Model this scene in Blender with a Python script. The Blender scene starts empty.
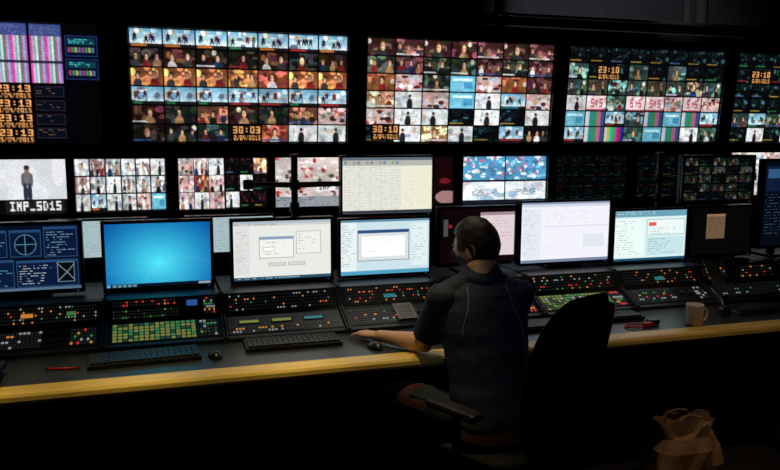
import bpy, bmesh, math, random
import numpy as np
from mathutils import Vector, Matrix, noise
from mathutils.bvhtree import BVHTree
random.seed(4); RNG=np.random.RandomState(7)
SC=bpy.context.scene; COL=SC.collection
try:
    SC.view_settings.view_transform='Standard'; SC.view_settings.look='None'
except Exception: pass

# ------------------------------------------------------------------ materials
def mat(name,col,rough=.6,metal=0,var=.15,scale=20,bump=0,spec=.5,stretch=None):
    m=bpy.data.materials.new(name); m.use_nodes=True; nt=m.node_tree; b=nt.nodes['Principled BSDF']
    tc=nt.nodes.new('ShaderNodeTexCoord'); mp=nt.nodes.new('ShaderNodeMapping'); nz=nt.nodes.new('ShaderNodeTexNoise')
    nz.inputs['Scale'].default_value=scale; nz.inputs['Detail'].default_value=4
    if stretch: mp.inputs['Scale'].default_value=stretch
    nt.links.new(tc.outputs['Object'],mp.inputs[0]); nt.links.new(mp.outputs[0],nz.inputs['Vector'])
    r=nt.nodes.new('ShaderNodeValToRGB'); nt.links.new(nz.outputs['Fac'],r.inputs[0])
    c=Vector(col)
    r.color_ramp.elements[0].position=.3; r.color_ramp.elements[1].position=.7
    r.color_ramp.elements[0].color=(*(c*(1-var)),1); r.color_ramp.elements[1].color=(*(c*(1+var)),1)
    nt.links.new(r.outputs[0],b.inputs['Base Color'])
    b.inputs['Roughness'].default_value=rough; b.inputs['Metallic'].default_value=metal
    b.inputs['Specular IOR Level'].default_value=spec
    if bump:
        bp=nt.nodes.new('ShaderNodeBump'); bp.inputs['Strength'].default_value=bump; bp.inputs['Distance'].default_value=.01
        nt.links.new(nz.outputs['Fac'],bp.inputs['Height']); nt.links.new(bp.outputs[0],b.inputs['Normal'])
    return m
def emat(name,col,s):
    m=bpy.data.materials.new(name); m.use_nodes=True; b=m.node_tree.nodes['Principled BSDF']
    b.inputs['Base Color'].default_value=(*[c*.25 for c in col],1); b.inputs['Roughness'].default_value=.4
    b.inputs['Emission Color'].default_value=(*col,1); b.inputs['Emission Strength'].default_value=s
    m.cycles.emission_sampling='NONE'
    return m
def screen_mat(name,s):
    m=bpy.data.materials.new(name); m.use_nodes=True; nt=m.node_tree; b=nt.nodes['Principled BSDF']
    a=nt.nodes.new('ShaderNodeAttribute'); a.attribute_name='pix'
    b.inputs['Base Color'].default_value=(.004,.004,.005,1); b.inputs['Roughness'].default_value=.35
    nt.links.new(a.outputs['Color'],b.inputs['Emission Color']); b.inputs['Emission Strength'].default_value=s
    m.cycles.emission_sampling='NONE'
    return m
M_scr=screen_mat('lcd_screen_pixels',1.15)
M_black=mat('black_plastic',(.010,.010,.011),.35)
M_matte=mat('matte_black',(.006,.006,.007),.8)
M_bezel=mat('screen_bezel_gloss',(.012,.012,.013),.22)
M_dgrey=mat('console_dark_grey',(.022,.024,.028),.45)
M_mgrey=mat('console_panel_grey',(.05,.055,.06),.5)
M_lgrey=mat('light_grey_panel',(.17,.175,.18),.45)
M_steel=mat('steel',(.16,.16,.17),.3,1)
M_pole=mat('grey_painted_pole',(.13,.13,.135),.4,.2)
M_desk=mat('desk_laminate_blue_grey',(.028,.038,.048),.34,var=.1,scale=60)
M_wood=mat('beech_wood_edge',(.72,.52,.15),.38,var=.22,scale=9,stretch=(.6,14,14))
M_under=mat('desk_panel_black',(.010,.009,.009),.8)
M_floor=mat('carpet_dark',(.014,.012,.011),.95,var=.35,scale=160,bump=.4)
M_wall=mat('wall_paint_dark',(.03,.03,.033),.85,scale=4)
M_ceil=mat('ceiling_black',(.008,.008,.009),.9)
M_wframe=mat('video_wall_frame_black',(.009,.009,.010),.4)
M_rail=mat('rail_dark_metal',(.10,.095,.09),.4,.4)
M_key=mat('key_black',(.016,.016,.017),.4)
M_white=mat('mug_ceramic',(.62,.60,.55),.25,var=.04)
M_paper=mat('paper',(.40,.38,.35),.8,var=.08)
M_red=mat('red_plastic',(.5,.01,.015),.4)
M_bag=mat('kraft_paper_bag',(.36,.23,.13),.8,var=.4,scale=9,bump=.7)
M_chair=mat('chair_fabric_black',(.012,.012,.015),.85,var=.3,scale=90,bump=.2)
M_chplas=mat('chair_plastic',(.013,.013,.015),.45)
M_skin=mat('skin',(.62,.36,.24),.5,var=.08,scale=30)
M_shirt=mat('navy_shirt',(.009,.018,.046),.85,var=.25,scale=14,bump=.35)
M_pants=mat('maroon_trousers',(.055,.014,.013),.85,var=.25,scale=20,bump=.3)
M_hair=mat('dark_brown_hair',(.030,.017,.011),.5,var=.5,scale=60,bump=.35,stretch=(3,3,.5))
M_pipe=mat('piping_pale_blue',(.16,.22,.30),.7)
M_eye=mat('eye_white',(.6,.58,.55),.2,var=.02); M_iris=mat('iris_brown',(.03,.015,.008),.2)
E={'g':emat('led_green',(.12,.52,.15),.32),'y':emat('led_yellow_green',(.42,.50,.10),.36),'a':emat('led_amber',(1,.36,.06),.55),
   'r':emat('led_red',(.85,.05,.04),.6),'b':emat('led_blue',(.05,.16,.6),.5),'w':emat('led_white',(.6,.68,.7),.38),
   'c':emat('led_cyan',(.08,.5,.6),.3),'d':emat('button_faint_glow',(.07,.075,.08),.12),'G':emat('button_dim_green',(.06,.15,.06),.28)}  # 'd' buttons are off; their faint glow is put into the material

# ------------------------------------------------------------------ geometry helpers
def empty(name,loc):
    e=bpy.data.objects.new(name,None); e.location=loc; e.empty_display_size=.1; COL.objects.link(e); return e
def attach(o,p):
    if p is not None:
        o.parent=p; o.matrix_parent_inverse=Matrix.Translation(-p.location)
class G:
    """accumulates world-space geometry into one mesh with several materials"""
    def __init__(s): s.v=[];s.f=[];s.m=[];s.mats=[];s.sm=[]
    def mi(s,m):
        if m not in s.mats: s.mats.append(m)
        return s.mats.index(m)
    def add(s,vs,fs,m,smooth=False):
        b=len(s.v); s.v+= [tuple(v) for v in vs]; k=s.mi(m)
        for f in fs: s.f.append([i+b for i in f]); s.m.append(k); s.sm.append(smooth)
    def box(s,c,d,m,R=None,bev=0):
        x,y,z=[a/2 for a in d]
        if bev>0:
            bm=bmesh.new(); bmesh.ops.create_cube(bm,size=1)
            for v in bm.verts: v.co=Vector((v.co.x*d[0],v.co.y*d[1],v.co.z*d[2]))
            bmesh.ops.bevel(bm,geom=list(bm.edges),offset=min(bev,min(d)*.45),segments=2,affect='EDGES',profile=.5)
            bm.verts.index_update()
            vs=[v.co.copy() for v in bm.verts]; fs=[[v.index for v in f.verts] for f in bm.faces]; bm.free()
        else:
            vs=[Vector((a*x,b*y,e*z)) for a in(-1,1) for b in(-1,1) for e in(-1,1)]
            fs=[(0,1,3,2),(4,6,7,5),(0,4,5,1),(2,3,7,6),(0,2,6,4),(1,5,7,3)]
        if R is not None: vs=[R@v for v in vs]
        s.add([v+Vector(c) for v in vs],fs,m)
    def tube(s,pts,rad,m,seg=14,smooth=True,flat=None,caps=True):
        pts=[Vector(p) for p in pts]; rad=list(rad)
        if caps:
            d0=(pts[0]-pts[1]).normalized(); d1=(pts[-1]-pts[-2]).normalized()
            P=[];Rr=[]
            for a in(85,60,30): P.append(pts[0]+d0*rad[0]*math.sin(math.radians(a)));Rr.append(rad[0]*math.cos(math.radians(a)))
            P+=pts;Rr+=rad
            for a in(30,60,85): P.append(pts[-1]+d1*rad[-1]*math.sin(math.radians(a)));Rr.append(rad[-1]*math.cos(math.radians(a)))
            pts,rad=P,Rr
        n=len(pts); vs=[];fs=[]; ref=None
        for i,p in enumerate(pts):
            t=(pts[min(i+1,n-1)]-pts[max(i-1,0)]).normalized()
            if ref is None: ref=Vector((0,0,1)) if abs(t.z)<.9 else Vector((1,0,0))
            u=(ref-t*ref.dot(t)).normalized(); w=t.cross(u); ref=u
            for k in range(seg):
                a=2*math.pi*k/seg; q=(u*math.cos(a)+w*math.sin(a))*rad[i]
                if flat: q=q-flat[0]*q.dot(flat[0])*(1-flat[1])
                vs.append(p+q)
        for i in range(n-1):
            for k in range(seg):
                fs.append((i*seg+k,i*seg+(k+1)%seg,(i+1)*seg+(k+1)%seg,(i+1)*seg+k))
        fs.append(list(range(seg))[::-1]); fs.append([(n-1)*seg+k for k in range(seg)])
        s.add(vs,fs,m,smooth)
    def cyl(s,a,b,r,m,seg=16,r2=None): s.tube([a,b],[r,r if r2 is None else r2],m,seg,True,None,False)
    def loft(s,secs,m,seg=32,p=2.3):
        vs=[];fs=[]
        for c,rx,ry in secs:
            for k in range(seg):
                a=2*math.pi*k/seg; ca,sa=math.cos(a),math.sin(a)
                vs.append(Vector(c)+Vector((rx*math.copysign(abs(ca)**(2/p),ca),ry*math.copysign(abs(sa)**(2/p),sa),0)))
        n=len(secs)
        for i in range(n-1):
            for k in range(seg): fs.append((i*seg+k,i*seg+(k+1)%seg,(i+1)*seg+(k+1)%seg,(i+1)*seg+k))
        fs.append(list(range(seg))[::-1]); fs.append([(n-1)*seg+k for k in range(seg)])
        s.add(vs,fs,m,True)
    def ell(s,c,r,m,R=None,nu=20,nv=12,fn=None):
        vs=[];fs=[]
        for j in range(nv+1):
            th=math.pi*j/nv
            for i in range(nu):
                ph=2*math.pi*i/nu
                d=Vector((math.sin(th)*math.cos(ph),math.sin(th)*math.sin(ph),math.cos(th)))
                q=fn(d) if fn else Vector((d.x*r[0],d.y*r[1],d.z*r[2]))
                if R is not None: q=R@q
                vs.append(q+Vector(c))
        for j in range(nv):
            for i in range(nu): fs.append((j*nu+i,(j+1)*nu+i,(j+1)*nu+(i+1)%nu,j*nu+(i+1)%nu))
        s.add(vs,fs,m,True)
    def obj(s,name,parent=None,origin=None):
        me=bpy.data.meshes.new(name); o=origin or Vector((0,0,0)); o=Vector(o)
        me.from_pydata([tuple(Vector(v)-o) for v in s.v],[],s.f)
        for m in s.mats: me.materials.append(m)
        me.polygons.foreach_set('material_index',s.m); me.polygons.foreach_set('use_smooth',s.sm); me.update()
        ob=bpy.data.objects.new(name,me); ob.location=o; COL.objects.link(ob); attach(ob,parent); return ob
def prism(g,prof,x0,x1,m):
    n=len(prof); vs=[(x0,y,z) for y,z in prof]+[(x1,y,z) for y,z in prof]
    fs=[(i,(i+1)%n,n+(i+1)%n,n+i) for i in range(n)]+[list(range(n))[::-1],[n+i for i in range(n)]]
    g.add(vs,fs,m)

# ------------------------------------------------------------------ tiny pixel canvas (screen contents)
F35={'0':['111','101','101','101','111'],'1':['010','110','010','010','111'],'2':['111','001','111','100','111'],'3':['111','001','111','001','111'],
'4':['101','101','111','001','001'],'5':['111','100','111','001','111'],'6':['111','100','111','101','111'],'7':['111','001','010','010','010'],
'8':['111','101','111','101','111'],'9':['111','101','111','001','111'],':':['000','010','000','010','000'],'/':['001','001','010','100','100'],
'I':['111','010','010','010','111'],'M':['101','111','111','101','101'],'P':['111','101','111','100','100'],'S':['111','100','111','001','111'],
'D':['110','101','101','101','110'],'_':['000','000','000','000','111'],'A':['111','101','111','101','101'],'E':['111','100','110','100','111'],
'T':['111','010','010','010','010'],'R':['110','101','110','101','101'],'C':['111','100','100','100','111'],' ':['000']*5}
def canvas(w,h,c=(0,0,0)): a=np.zeros((h,w,3)); a[:]=c; return a
def rect(a,x0,y0,x1,y1,c):
    x0,x1=[int(round(v)) for v in(x0,x1)]; y0,y1=[int(round(v)) for v in(y0,y1)]
    a[max(0,y0):max(0,y1),max(0,x0):max(0,x1)]=c
def outline(a,x0,y0,x1,y1,c):
    rect(a,x0,y0,x1,y0+1,c);rect(a,x0,y1-1,x1,y1,c);rect(a,x0,y0,x0+1,y1,c);rect(a,x1-1,y0,x1,y1,c)
def ell(a,cx,cy,rx,ry,c):
    h,w=a.shape[:2]; Y,X=np.mgrid[0:h,0:w]; m=((X+.5-cx)/max(rx,.3))**2+((Y+.5-cy)/max(ry,.3))**2<=1; a[m]=c
def text(a,x,y,s,c,k=1,ky=None):
    """anti-aliased 3x5 glyph text; k = stroke width in pixels (float)"""
    ky=ky or k; q=4; n=len(s); wpx=int(math.ceil(n*4*k)); hpx=int(math.ceil(5*ky)); m=np.zeros((hpx*q,wpx*q))
    for i,ch in enumerate(s):
        g=F35.get(ch,F35[' '])
        for r in range(5):
            for t in range(3):
                if g[r][t]=='1': m[int(r*ky*q):int((r+.92)*ky*q),int((i*4+t)*k*q):int((i*4+t+1)*k*q)]=1
    m=m.reshape(hpx,q,wpx,q).mean((1,3)); x,y=int(x),int(y)
    hh=min(hpx,a.shape[0]-y); ww=min(wpx,a.shape[1]-x)
    if hh<=0 or ww<=0: return
    mm=m[:hh,:ww,None]; a[y:y+hh,x:x+ww]=a[y:y+hh,x:x+ww]*(1-mm)+np.array(c)*mm
def scrib(a,x0,y0,x1,y1,c,step=3,dens=.6):
    y=y0
    while y<y1-1:
        x=x0; end=x0+(x1-x0)*RNG.uniform(.4,1)
        while x<end:
            l=RNG.randint(1,6)
            if RNG.rand()<dens: rect(a,x,y,min(x+l,x1),y+1,c)
            x+=l+1
        y+=step
def blobs(a,n,cols,s=.25,smin=.06):
    h,w=a.shape[:2]
    for _ in range(n):
        ell(a,RNG.uniform(0,w),RNG.uniform(0,h),RNG.uniform(smin,s)*w,RNG.uniform(smin,s)*h*1.3,cols[RNG.randint(len(cols))])
def vnoise(h,w,ch=1,cells=5):
    b=RNG.rand(cells+1,cells+2,ch); yy=np.linspace(0,cells-.001,h); xx=np.linspace(0,cells+.999-.001,w); yi=yy.astype(int); xi=xx.astype(int)
    fy=(yy-yi)[:,None,None]; fx=(xx-xi)[None,:,None]; xi2=np.minimum(xi+1,cells+1)
    return (b[yi][:,xi]*(1-fy)*(1-fx)+b[yi+1][:,xi]*fy*(1-fx)+b[yi][:,xi2]*(1-fy)*fx+b[yi+1][:,xi2]*fy*fx)
def photo(a,amt=.5):
    h,w=a.shape[:2]; n=vnoise(h,w,1,4)*.6+vnoise(h,w,1,9)*.4; c=vnoise(h,w,3,5)-.5
    return np.clip(a*(1-amt/2+amt*n)+c*.10*amt*(a.mean(axis=2,keepdims=True)+.3),0,1)
SK=(.80,.60,.48)
def t_skate(w,h):
    a=canvas(w,h); g=np.linspace(0,1,h)[:,None]; a[:]=(np.array([.42,.66,.78])*(1-g)+np.array([.88,.94,.96])*g)[:,None]
    blobs(a,16,[(.93,.97,1),(.78,.9,.96),(.45,.65,.78),(.6,.75,.72),(.35,.42,.5),(.7,.6,.5)],.14,.03)
    for _ in range(4):
        x=RNG.uniform(.12,.88)*w; y=h*RNG.uniform(.32,.55); c=[(.08,.1,.25),(.25,.1,.25),(.1,.1,.12),(.4,.12,.12),(.15,.3,.2)][RNG.randint(5)]
        ell(a,x,y-h*.17,w*.03,h*.07,SK); ell(a,x,y,w*.045,h*.14,c); ell(a,x-w*.04,y+h*.17,w*.018,h*.11,c); ell(a,x+w*.04,y+h*.16,w*.018,h*.11,c); ell(a,x,y-h*.04,w*.09,h*.025,c)
    c=[(.15,.45,.28),(.75,.4,.15),(.6,.14,.15),(.1,.42,.45)][RNG.randint(4)]
    rect(a,0,h*.82,w,h,(.10,.10,.11)); rect(a,w*.04,h*.85,w*RNG.uniform(.3,.95),h*.97,c); return photo(a,.45)
def t_port(w,h,bg=(.05,.04,.05),hair=(.10,.05,.03),n=None):
    n=n or RNG.randint(1,4)
    a=canvas(w,h,bg); blobs(a,14,[tuple(np.clip(np.array(bg)*RNG.uniform(.4,3)+RNG.uniform(0,.12,3),0,1)) for _ in range(7)],.22,.03)
    if RNG.rand()<.5: ell(a,w*RNG.rand(),h*RNG.rand()*.6,w*.08,h*.16,(.85,.82,.75))
    for i in range(n):
        s=RNG.uniform(.75,1.25)/n**.35; x=w*(i+.5)/n+RNG.uniform(-.06,.06)*w; y=h*RNG.uniform(.36,.5); c=[(.45,.14,.14),(.78,.78,.76),(.12,.18,.3),(.6,.45,.32),(.2,.2,.2),(.1,.1,.1)][RNG.randint(6)]
        hr=[(.10,.05,.03),(.35,.22,.1),(.04,.03,.03)][RNG.randint(3)]
        ell(a,x,y+h*.62*s,w*.17*s,h*.42*s,c); ell(a,x,y-h*.03,w*.09*s,h*.27*s,hr); ell(a,x,y+h*.03,w*.065*s,h*.22*s,SK); ell(a,x+w*.02,y+h*.05,w*.035*s,h*.15*s,(.92,.74,.62)); rect(a,x-w*.04*s,y-h*.01,x+w*.04*s,y+h*.02,(.35,.2,.15)); ell(a,x,y+h*.13*s,w*.02*s,h*.02,(.5,.15,.15))
    if RNG.rand()<.4: rect(a,0,h*.86,w*RNG.uniform(.4,1),h*.96,[(.75,.75,.75),(.5,.12,.1),(.15,.3,.5)][RNG.randint(3)])
    return photo(a,.8)
def t_warm(w,h):
    return t_port(w,h,[(.48,.28,.17),(.48,.22,.17),(.58,.43,.30)][RNG.randint(3)])
def t_pink(w,h):
    a=canvas(w,h,(.76,.64,.63)); blobs(a,22,[(.95,.93,.92),(.6,.28,.28),(.85,.75,.72),(.25,.14,.15),(.6,.65,.7),(.45,.5,.42)],.14,.03)
    ell(a,w*RNG.uniform(.3,.7),h*.5,w*.07,h*.2,SK); return photo(a,.6)
def t_white(w,h):
    a=canvas(w,h,(.86,.88,.88)); blobs(a,12,[(.95,.95,.95),(.7,.74,.78),(.6,.62,.66),(.8,.72,.66)],.16,.03); x=w*RNG.uniform(.3,.7); ell(a,x,h*.8,w*.11,h*.42,(.12,.12,.15)); ell(a,x,h*.32,w*.05,h*.13,SK); ell(a,x,h*.25,w*.055,h*.09,(.1,.07,.05)); scrib(a,w*.6,h*.1,w*.95,h*.5,(.45,.5,.55),4); return photo(a,.4)
def t_dark(w,h,tint=(.15,.3,.35)):
    a=canvas(w,h,(.03,.035,.045)); blobs(a,12,[tuple(np.array(tint)*.6),(.09,.06,.08),(.02,.05,.06),tuple(np.array(tint)*1.2)],.12,.03); scrib(a,4,4,w-4,h*.4,tuple(np.array(tint)*1.7),5,.45)
    rect(a,2,h*.85,w*.6,h*.93,[(.5,.15,.12),(.15,.5,.25),(.3,.4,.6),(.6,.5,.2)][RNG.randint(4)]); return photo(a,.7)
def t_cyan(w,h):
    a=canvas(w,h,(.40,.70,.80)); rect(a,w*.1,h*.15,w*.9,h*.32,(.8,.95,1)); scrib(a,w*.1,h*.45,w*.9,h*.9,(.85,.97,1),6); rect(a,w*.55,h*.4,w*.9,h*.8,(.25,.55,.7)); return photo(a,.3)
def t_bars(w,h,cols=None):
    a=canvas(w,h); cols=cols or [(.7,.7,.7),(.65,.65,.15),(.15,.65,.65),(.15,.6,.2),(.62,.2,.6),(.62,.15,.15),(.15,.15,.6)]
    n=len(cols)
    for i,c in enumerate(cols): rect(a,w*i/n,0,w*(i+1)/n,h,c)
    return a
def grid(a,x0,y0,x1,y1,rows,gap=2):
    R_=len(rows); Q=3; cache={}
    for j,row in enumerate(rows):
        C_=len(row)
        for i,fn in enumerate(row):
            ax,bx=int(round(x0+(x1-x0)*i/C_)),int(round(x0+(x1-x0)*(i+1)/C_))-gap
            ay,by=int(round(y0+(y1-y0)*j/R_)),int(round(y0+(y1-y0)*(j+1)/R_))-gap
            if fn is None: continue
            w,h=bx-ax,by-ay; key=(j,id(fn),w,h,RNG.randint(2))
            if key not in cache:
                b=fn(w*Q,h*Q); cache[key]=b[:h*Q,:w*Q].reshape(h,Q,w,Q,3).mean((1,3))
            a[ay:by,ax:bx]=np.clip(cache[key]*RNG.uniform(.88,1.06),0,1)
def noisy(a,s=.03): return np.clip(a+RNG.normal(0,s,a.shape[:2])[...,None]*(a.mean(axis=2)[...,None]+.05)*2,0,1)
W,H=288,146
AM=(.98,.68,.40)
def clock(a,x,y,s='30:10'):
    rect(a,x-3,y-3,x+39,y+20,(.03,.025,.02)); text(a,x,y,s,AM,1.9,1.9); text(a,x+1,y+12,'2/04/2015',AM,1.02,1.3)
P_=lambda bg,n=None:(lambda w,h:t_port(w,h,bg,n=n))
def wallA():
    a=canvas(W,H,(.01,.012,.015)); b1,b2,b3=P_((.08,.07,.06)),P_((.16,.09,.07)),P_((.06,.06,.06)); c1,c2,c3=P_((.13,.07,.06)),P_((.09,.09,.10)),P_((.35,.22,.15))
    grid(a,2,2,W,H,[[t_skate]*7,[b1,b2,b3,b1,b2,b3,b2],[t_warm]*7,[t_skate]*7,[c1,c2,c3,c1,c2,c3,t_pink],[b1,b3,P_((.08,.15,.14)),t_dark,t_warm,t_white,t_white]])
    clock(a,130,124,'30:03'); return noisy(a)
def wallB():
    a=canvas(W,H,(.01,.012,.015)); pr,pr2,pg,pk=P_((.20,.11,.11)),P_((.28,.15,.15)),P_((.11,.14,.12)),P_((.05,.05,.06))
    grid(a,2,2,W,H,[[pr,pr2,pr,pr,pr2,pr,pr2],[pg,pr,pg,pg,pr,pg,pr],[t_warm,t_pink,pg,t_cyan,t_pink,t_warm,pr],[t_warm,t_white,t_pink,t_cyan,t_white,t_skate,t_pink],[t_pink,t_white,t_white,t_dark,t_white,t_dark,t_white],[t_dark,t_white,t_warm,t_white,t_dark,t_skate,pk]])
    clock(a,12,122,'30:10'); return noisy(a)
def wallC():
    a=canvas(W,H,(.012,.018,.022)); dk=lambda w,h:t_dark(w,h,(.13,.25,.26)); pn=P_((.16,.24,.23)); pm=P_((.22,.2,.16))
    bb=lambda w,h:t_bars(w,h,[(.75,.75,.75),(.15,.5,.5),(.2,.5,.3),(.65,.35,.5),(.2,.28,.42)])
    def fiv(w,h):
        b=canvas(w,h,(.84,.76,.76)); blobs(b,6,[(.9,.85,.85),(.7,.5,.52)],.15); text(b,w*.22,h*.2,'5:5',(.70,.25,.33),w*.055,h*.12); rect(b,0,h*.92,w,h,(.6,.2,.3)); return photo(b,.3)
    grid(a,2,2,W,H,[[dk]*8,[pn,dk,dk,pn,dk,pn,dk,dk],[pn,pm,pn,pn,pm,pn,pm,pn],[t_white,fiv,pn,fiv,fiv,t_pink,fiv,t_pink],[t_cyan,bb,t_skate,pn,bb,t_cyan,bb,t_skate],[t_skate,bb,t_bars,pn,t_cyan,bb,t_white,pn]])
    clock(a,54,30,'23:10'); return noisy(a)
def wallD():
    a=canvas(W,H,(.012,.02,.025)); dk=lambda w,h:t_dark(w,h,(.18,.34,.33)); pn=P_((.14,.22,.19))
    grid(a,2,2,W,H,[[dk]*8,[dk,pn]*4,[dk]*8,[dk]*8,[pn,t_skate]*4,[dk,t_white]*4]); clock(a,34,30,'23:10'); return noisy(a)
def wallE():
    a=canvas(W,H,(.012,.014,.02))
    def vb(w,h):
        cols=[(.75,.25,.55),(.85,.6,.75),(.35,.68,.7),(.82,.82,.84),(.28,.5,.38),(.7,.3,.5),(.5,.68,.78),(.62,.35,.66)]
        w3,h3=w*3,h*3; b=t_bars(w3,h3,cols*2); rect(b,0,0,w3,h3*.2,(.22,.28,.5)); scrib(b,4,6,w3-4,h3*.18,(.8,.8,.85),7,.6); rect(b,0,h3*.62,w3,h3*.66,(.1,.1,.2)); scrib(b,4,h3*.3,w3-4,h3*.55,(.95,.93,.95),8,.4)
        return photo(b,.25).reshape(h,3,w,3,3).mean((1,3))
    for x in(10,50,90,130): a[2:72,x:x+36]=vb(36,70)
    a[2:72,170:206]=vb(36,70); a[2:72,209:245]=vb(36,70)
    for y in(14,42):
        rect(a,249,y,287,y+25,(.02,.05,.14)); rect(a,252,y+3,284,y+11,(.06,.22,.26)); scrib(a,253,y+4,283,y+11,(.25,.7,.72),2,.75)
        for i in range(8): rect(a,252+i*4,y+14,255+i*4,y+20,[(.6,.2,.4),(.2,.5,.4),(.6,.6,.3),(.3,.4,.6)][i%4])
        outline(a,249,y,287,y+25,(.1,.2,.4))
    for j in range(4):
        y=75+j*18
        for x in(90,168): text(a,x,y,'23:13',AM,2.0,1.7); text(a,x,y+10,'3/04/2015',AM,1.08,1.15)
    for j in range(4):
        y=76+j*17
        rect(a,211,y,245,y+13,(.03,.05,.09)); outline(a,211,y,245,y+13,(.15,.12,.2)); scrib(a,213,y+2,243,y+12,(.4,.3,.2),3,.4)
    return noisy(a)
def low_person():
    Q=3; a=canvas(130*Q,76*Q,(.80,.82,.84)); blobs(a,5,[(.88,.88,.9),(.75,.78,.82),(.84,.85,.87)],.3); S=lambda *v:[t*Q for t in v]
    ell(a,*S(84,14,3.0,4.4),(.5,.36,.3)); ell(a,*S(84,11.5,3.2,2.8),(.2,.13,.1)); ell(a,*S(84,27,6,10),(.42,.40,.42)); ell(a,*S(79,29,1.8,9),(.36,.34,.36)); ell(a,*S(89,29,1.8,9),(.36,.34,.36)); ell(a,*S(81.5,47,2.6,14),(.17,.18,.24)); ell(a,*S(86.5,47,2.6,14),(.17,.18,.24))
    a=photo(a,.12).reshape(76,Q,130,Q,3).mean((1,3))
    rect(a,0,56,130,76,(.03,.03,.04)); rect(a,58,57,126,75,(.10,.10,.11)); text(a,63,59,'IMP_SD15',(.95,.95,.95),1.9,2.6); return noisy(a,.02)
def low_people():
    a=canvas(130,76,(.02,.02,.03)); pn=P_((.68,.70,.74)); pr=P_((.6,.5,.5))
    grid(a,1,1,130,76,[[pn,pr,pn,pn,pr,t_white],[pr,pn,t_white,pn,pn,pn],[t_white,t_skate,t_white,pn,t_pink,t_cyan]],2); return noisy(a,.03)
def low_pinkdark():
    a=canvas(130,76,(.02,.02,.03)); pn=P_((.78,.70,.7)); dk=lambda w,h:t_dark(w,h,(.30,.12,.14))
    grid(a,1,1,66,76,[[t_pink,pn,t_white],[t_pink,t_warm,pn],[pn,t_white,t_pink]],1); grid(a,68,1,130,76,[[dk,dk,t_warm],[dk,t_white,dk],[t_white,dk,dk]],2); return noisy(a,.03)
def low_poppy():
    Q=3; a=canvas(130*Q,76*Q,(.78,.74,.73)); blobs(a,150,[(.62,.22,.2),(.78,.42,.36),(.95,.92,.9),(.45,.12,.12),(.85,.7,.66),(.35,.32,.28),(.9,.85,.83)],.04,.012); a=photo(a,.5).reshape(76,Q,130,Q,3).mean((1,3))
    rect(a,64,40,108,52,(.92,.92,.92)); text(a,68,42,'IMP S5',(.15,.08,.08),1.6,1.7)
    rect(a,0,60,130,76,(.55,.57,.6)); scrib(a,2,62,128,74,(.2,.2,.25),3); return noisy(a,.03)
def low_red():
    a=canvas(90,76,(.08,.02,.03)); blobs(a,14,[(.4,.08,.1),(.25,.02,.04),(.6,.45,.45),(.02,.02,.03)],.14,.03); return noisy(a)
def low_blue():
    a=canvas(150,76,(.02,.02,.03)); Q=3
    for i in range(2):
        b=canvas(72*Q,36*Q,(.30,.58,.74)); blobs(b,60,[(.85,.93,.96),(.7,.45,.6),(.5,.78,.88),(.93,.93,.96),(.3,.45,.6)],.08,.02); a[1:37,2+i*74:74+i*74]=photo(b,.4).reshape(36,Q,72,Q,3).mean((1,3))
        b=canvas(72*Q,34*Q,(.84,.88,.9)); blobs(b,12,[(.95,.97,.98),(.6,.72,.8),(.8,.8,.84)],.2); b=photo(b,.3).reshape(34,Q,72,Q,3).mean((1,3)); scrib(b,16,12,56,22,(.2,.22,.3),2,.7); rect(b,0,28,72,34,(.1,.1,.15)); a[40:74,2+i*74:74+i*74]=b
    return noisy(a,.03)
def low_dim():
    a=canvas(130,76,(.012,.014,.02)); grid(a,1,1,130,76,[[t_dark]*5]*4,2); return a*.35
def low_whitepink():
    a=canvas(130,76,(.8,.65,.68)); grid(a,0,0,130,76,[[t_pink,t_white,t_pink,t_white]]*3,1); return noisy(a,.03)
# desk monitors
def d_scope():
    a=canvas(170,104,(.02,.05,.12)); 
    for x0,y0,x1,y1 in((3,8,62,50),(66,8,112,50),(116,4,166,52),(3,54,70,98),(74,56,166,98)):
        rect(a,x0,y0,x1,y1,(.03,.09,.21)); rect(a,x0,y0,x1,y0+4,(.12,.25,.42)); outline(a,x0,y0,x1,y1,(.15,.3,.45))
    ell(a,89,31,16,16,(.35,.5,.6)); ell(a,89,31,15,15,(.02,.05,.12)); rect(a,73,30,105,31,(.3,.55,.65)); rect(a,88,15,89,47,(.3,.55,.65))
    rect(a,134,60,160,92,(.02,.03,.06)); outline(a,134,60,160,92,(.4,.5,.55))
    for i in range(26): a[62+int(i*1.05),134+i]=(.6,.7,.75); a[90-int(i*1.05),134+i]=(.6,.7,.75)
    scrib(a,6,58,68,96,(.35,.6,.7),4); scrib(a,6,16,60,48,(.45,.6,.7),5,.5); scrib(a,120,12,162,50,(.45,.6,.7),4,.6); scrib(a,78,64,128,94,(.7,.75,.78),4,.6)
    rect(a,0,99,170,104,(.3,.4,.5)); return a
def d_win7():
    h,w=108,170; Y,X=np.mgrid[0:h,0:w]; d=np.sqrt(((X-w*.5)/w)**2+((Y-h*.62)/h*.8)**2); t=np.clip(1-d*1.45,0,1)[...,None]
    a=np.array([.02,.32,.60])*(1-t)+np.array([.30,.86,.93])*t
    for k,(rx,ry) in enumerate(((70,60),(90,40))):
        m=((X-w*(.75-.5*k))/rx)**2+((Y-h*1.1)/ry)**2; s=(np.abs(m-1)<.05)&(Y>h*.3); a[s]=a[s]*.93+.06
    rect(a,0,h-6,w,h,(.02,.07,.13)); ell(a,4,h-3,3,3,(.3,.6,.8)); 
    for i in range(5): rect(a,10+i*8,h-5,16+i*8,h-1,(.35,.55,.6))
    rect(a,w-22,h-5,w-2,h-1,(.5,.6,.65)); return a
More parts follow.
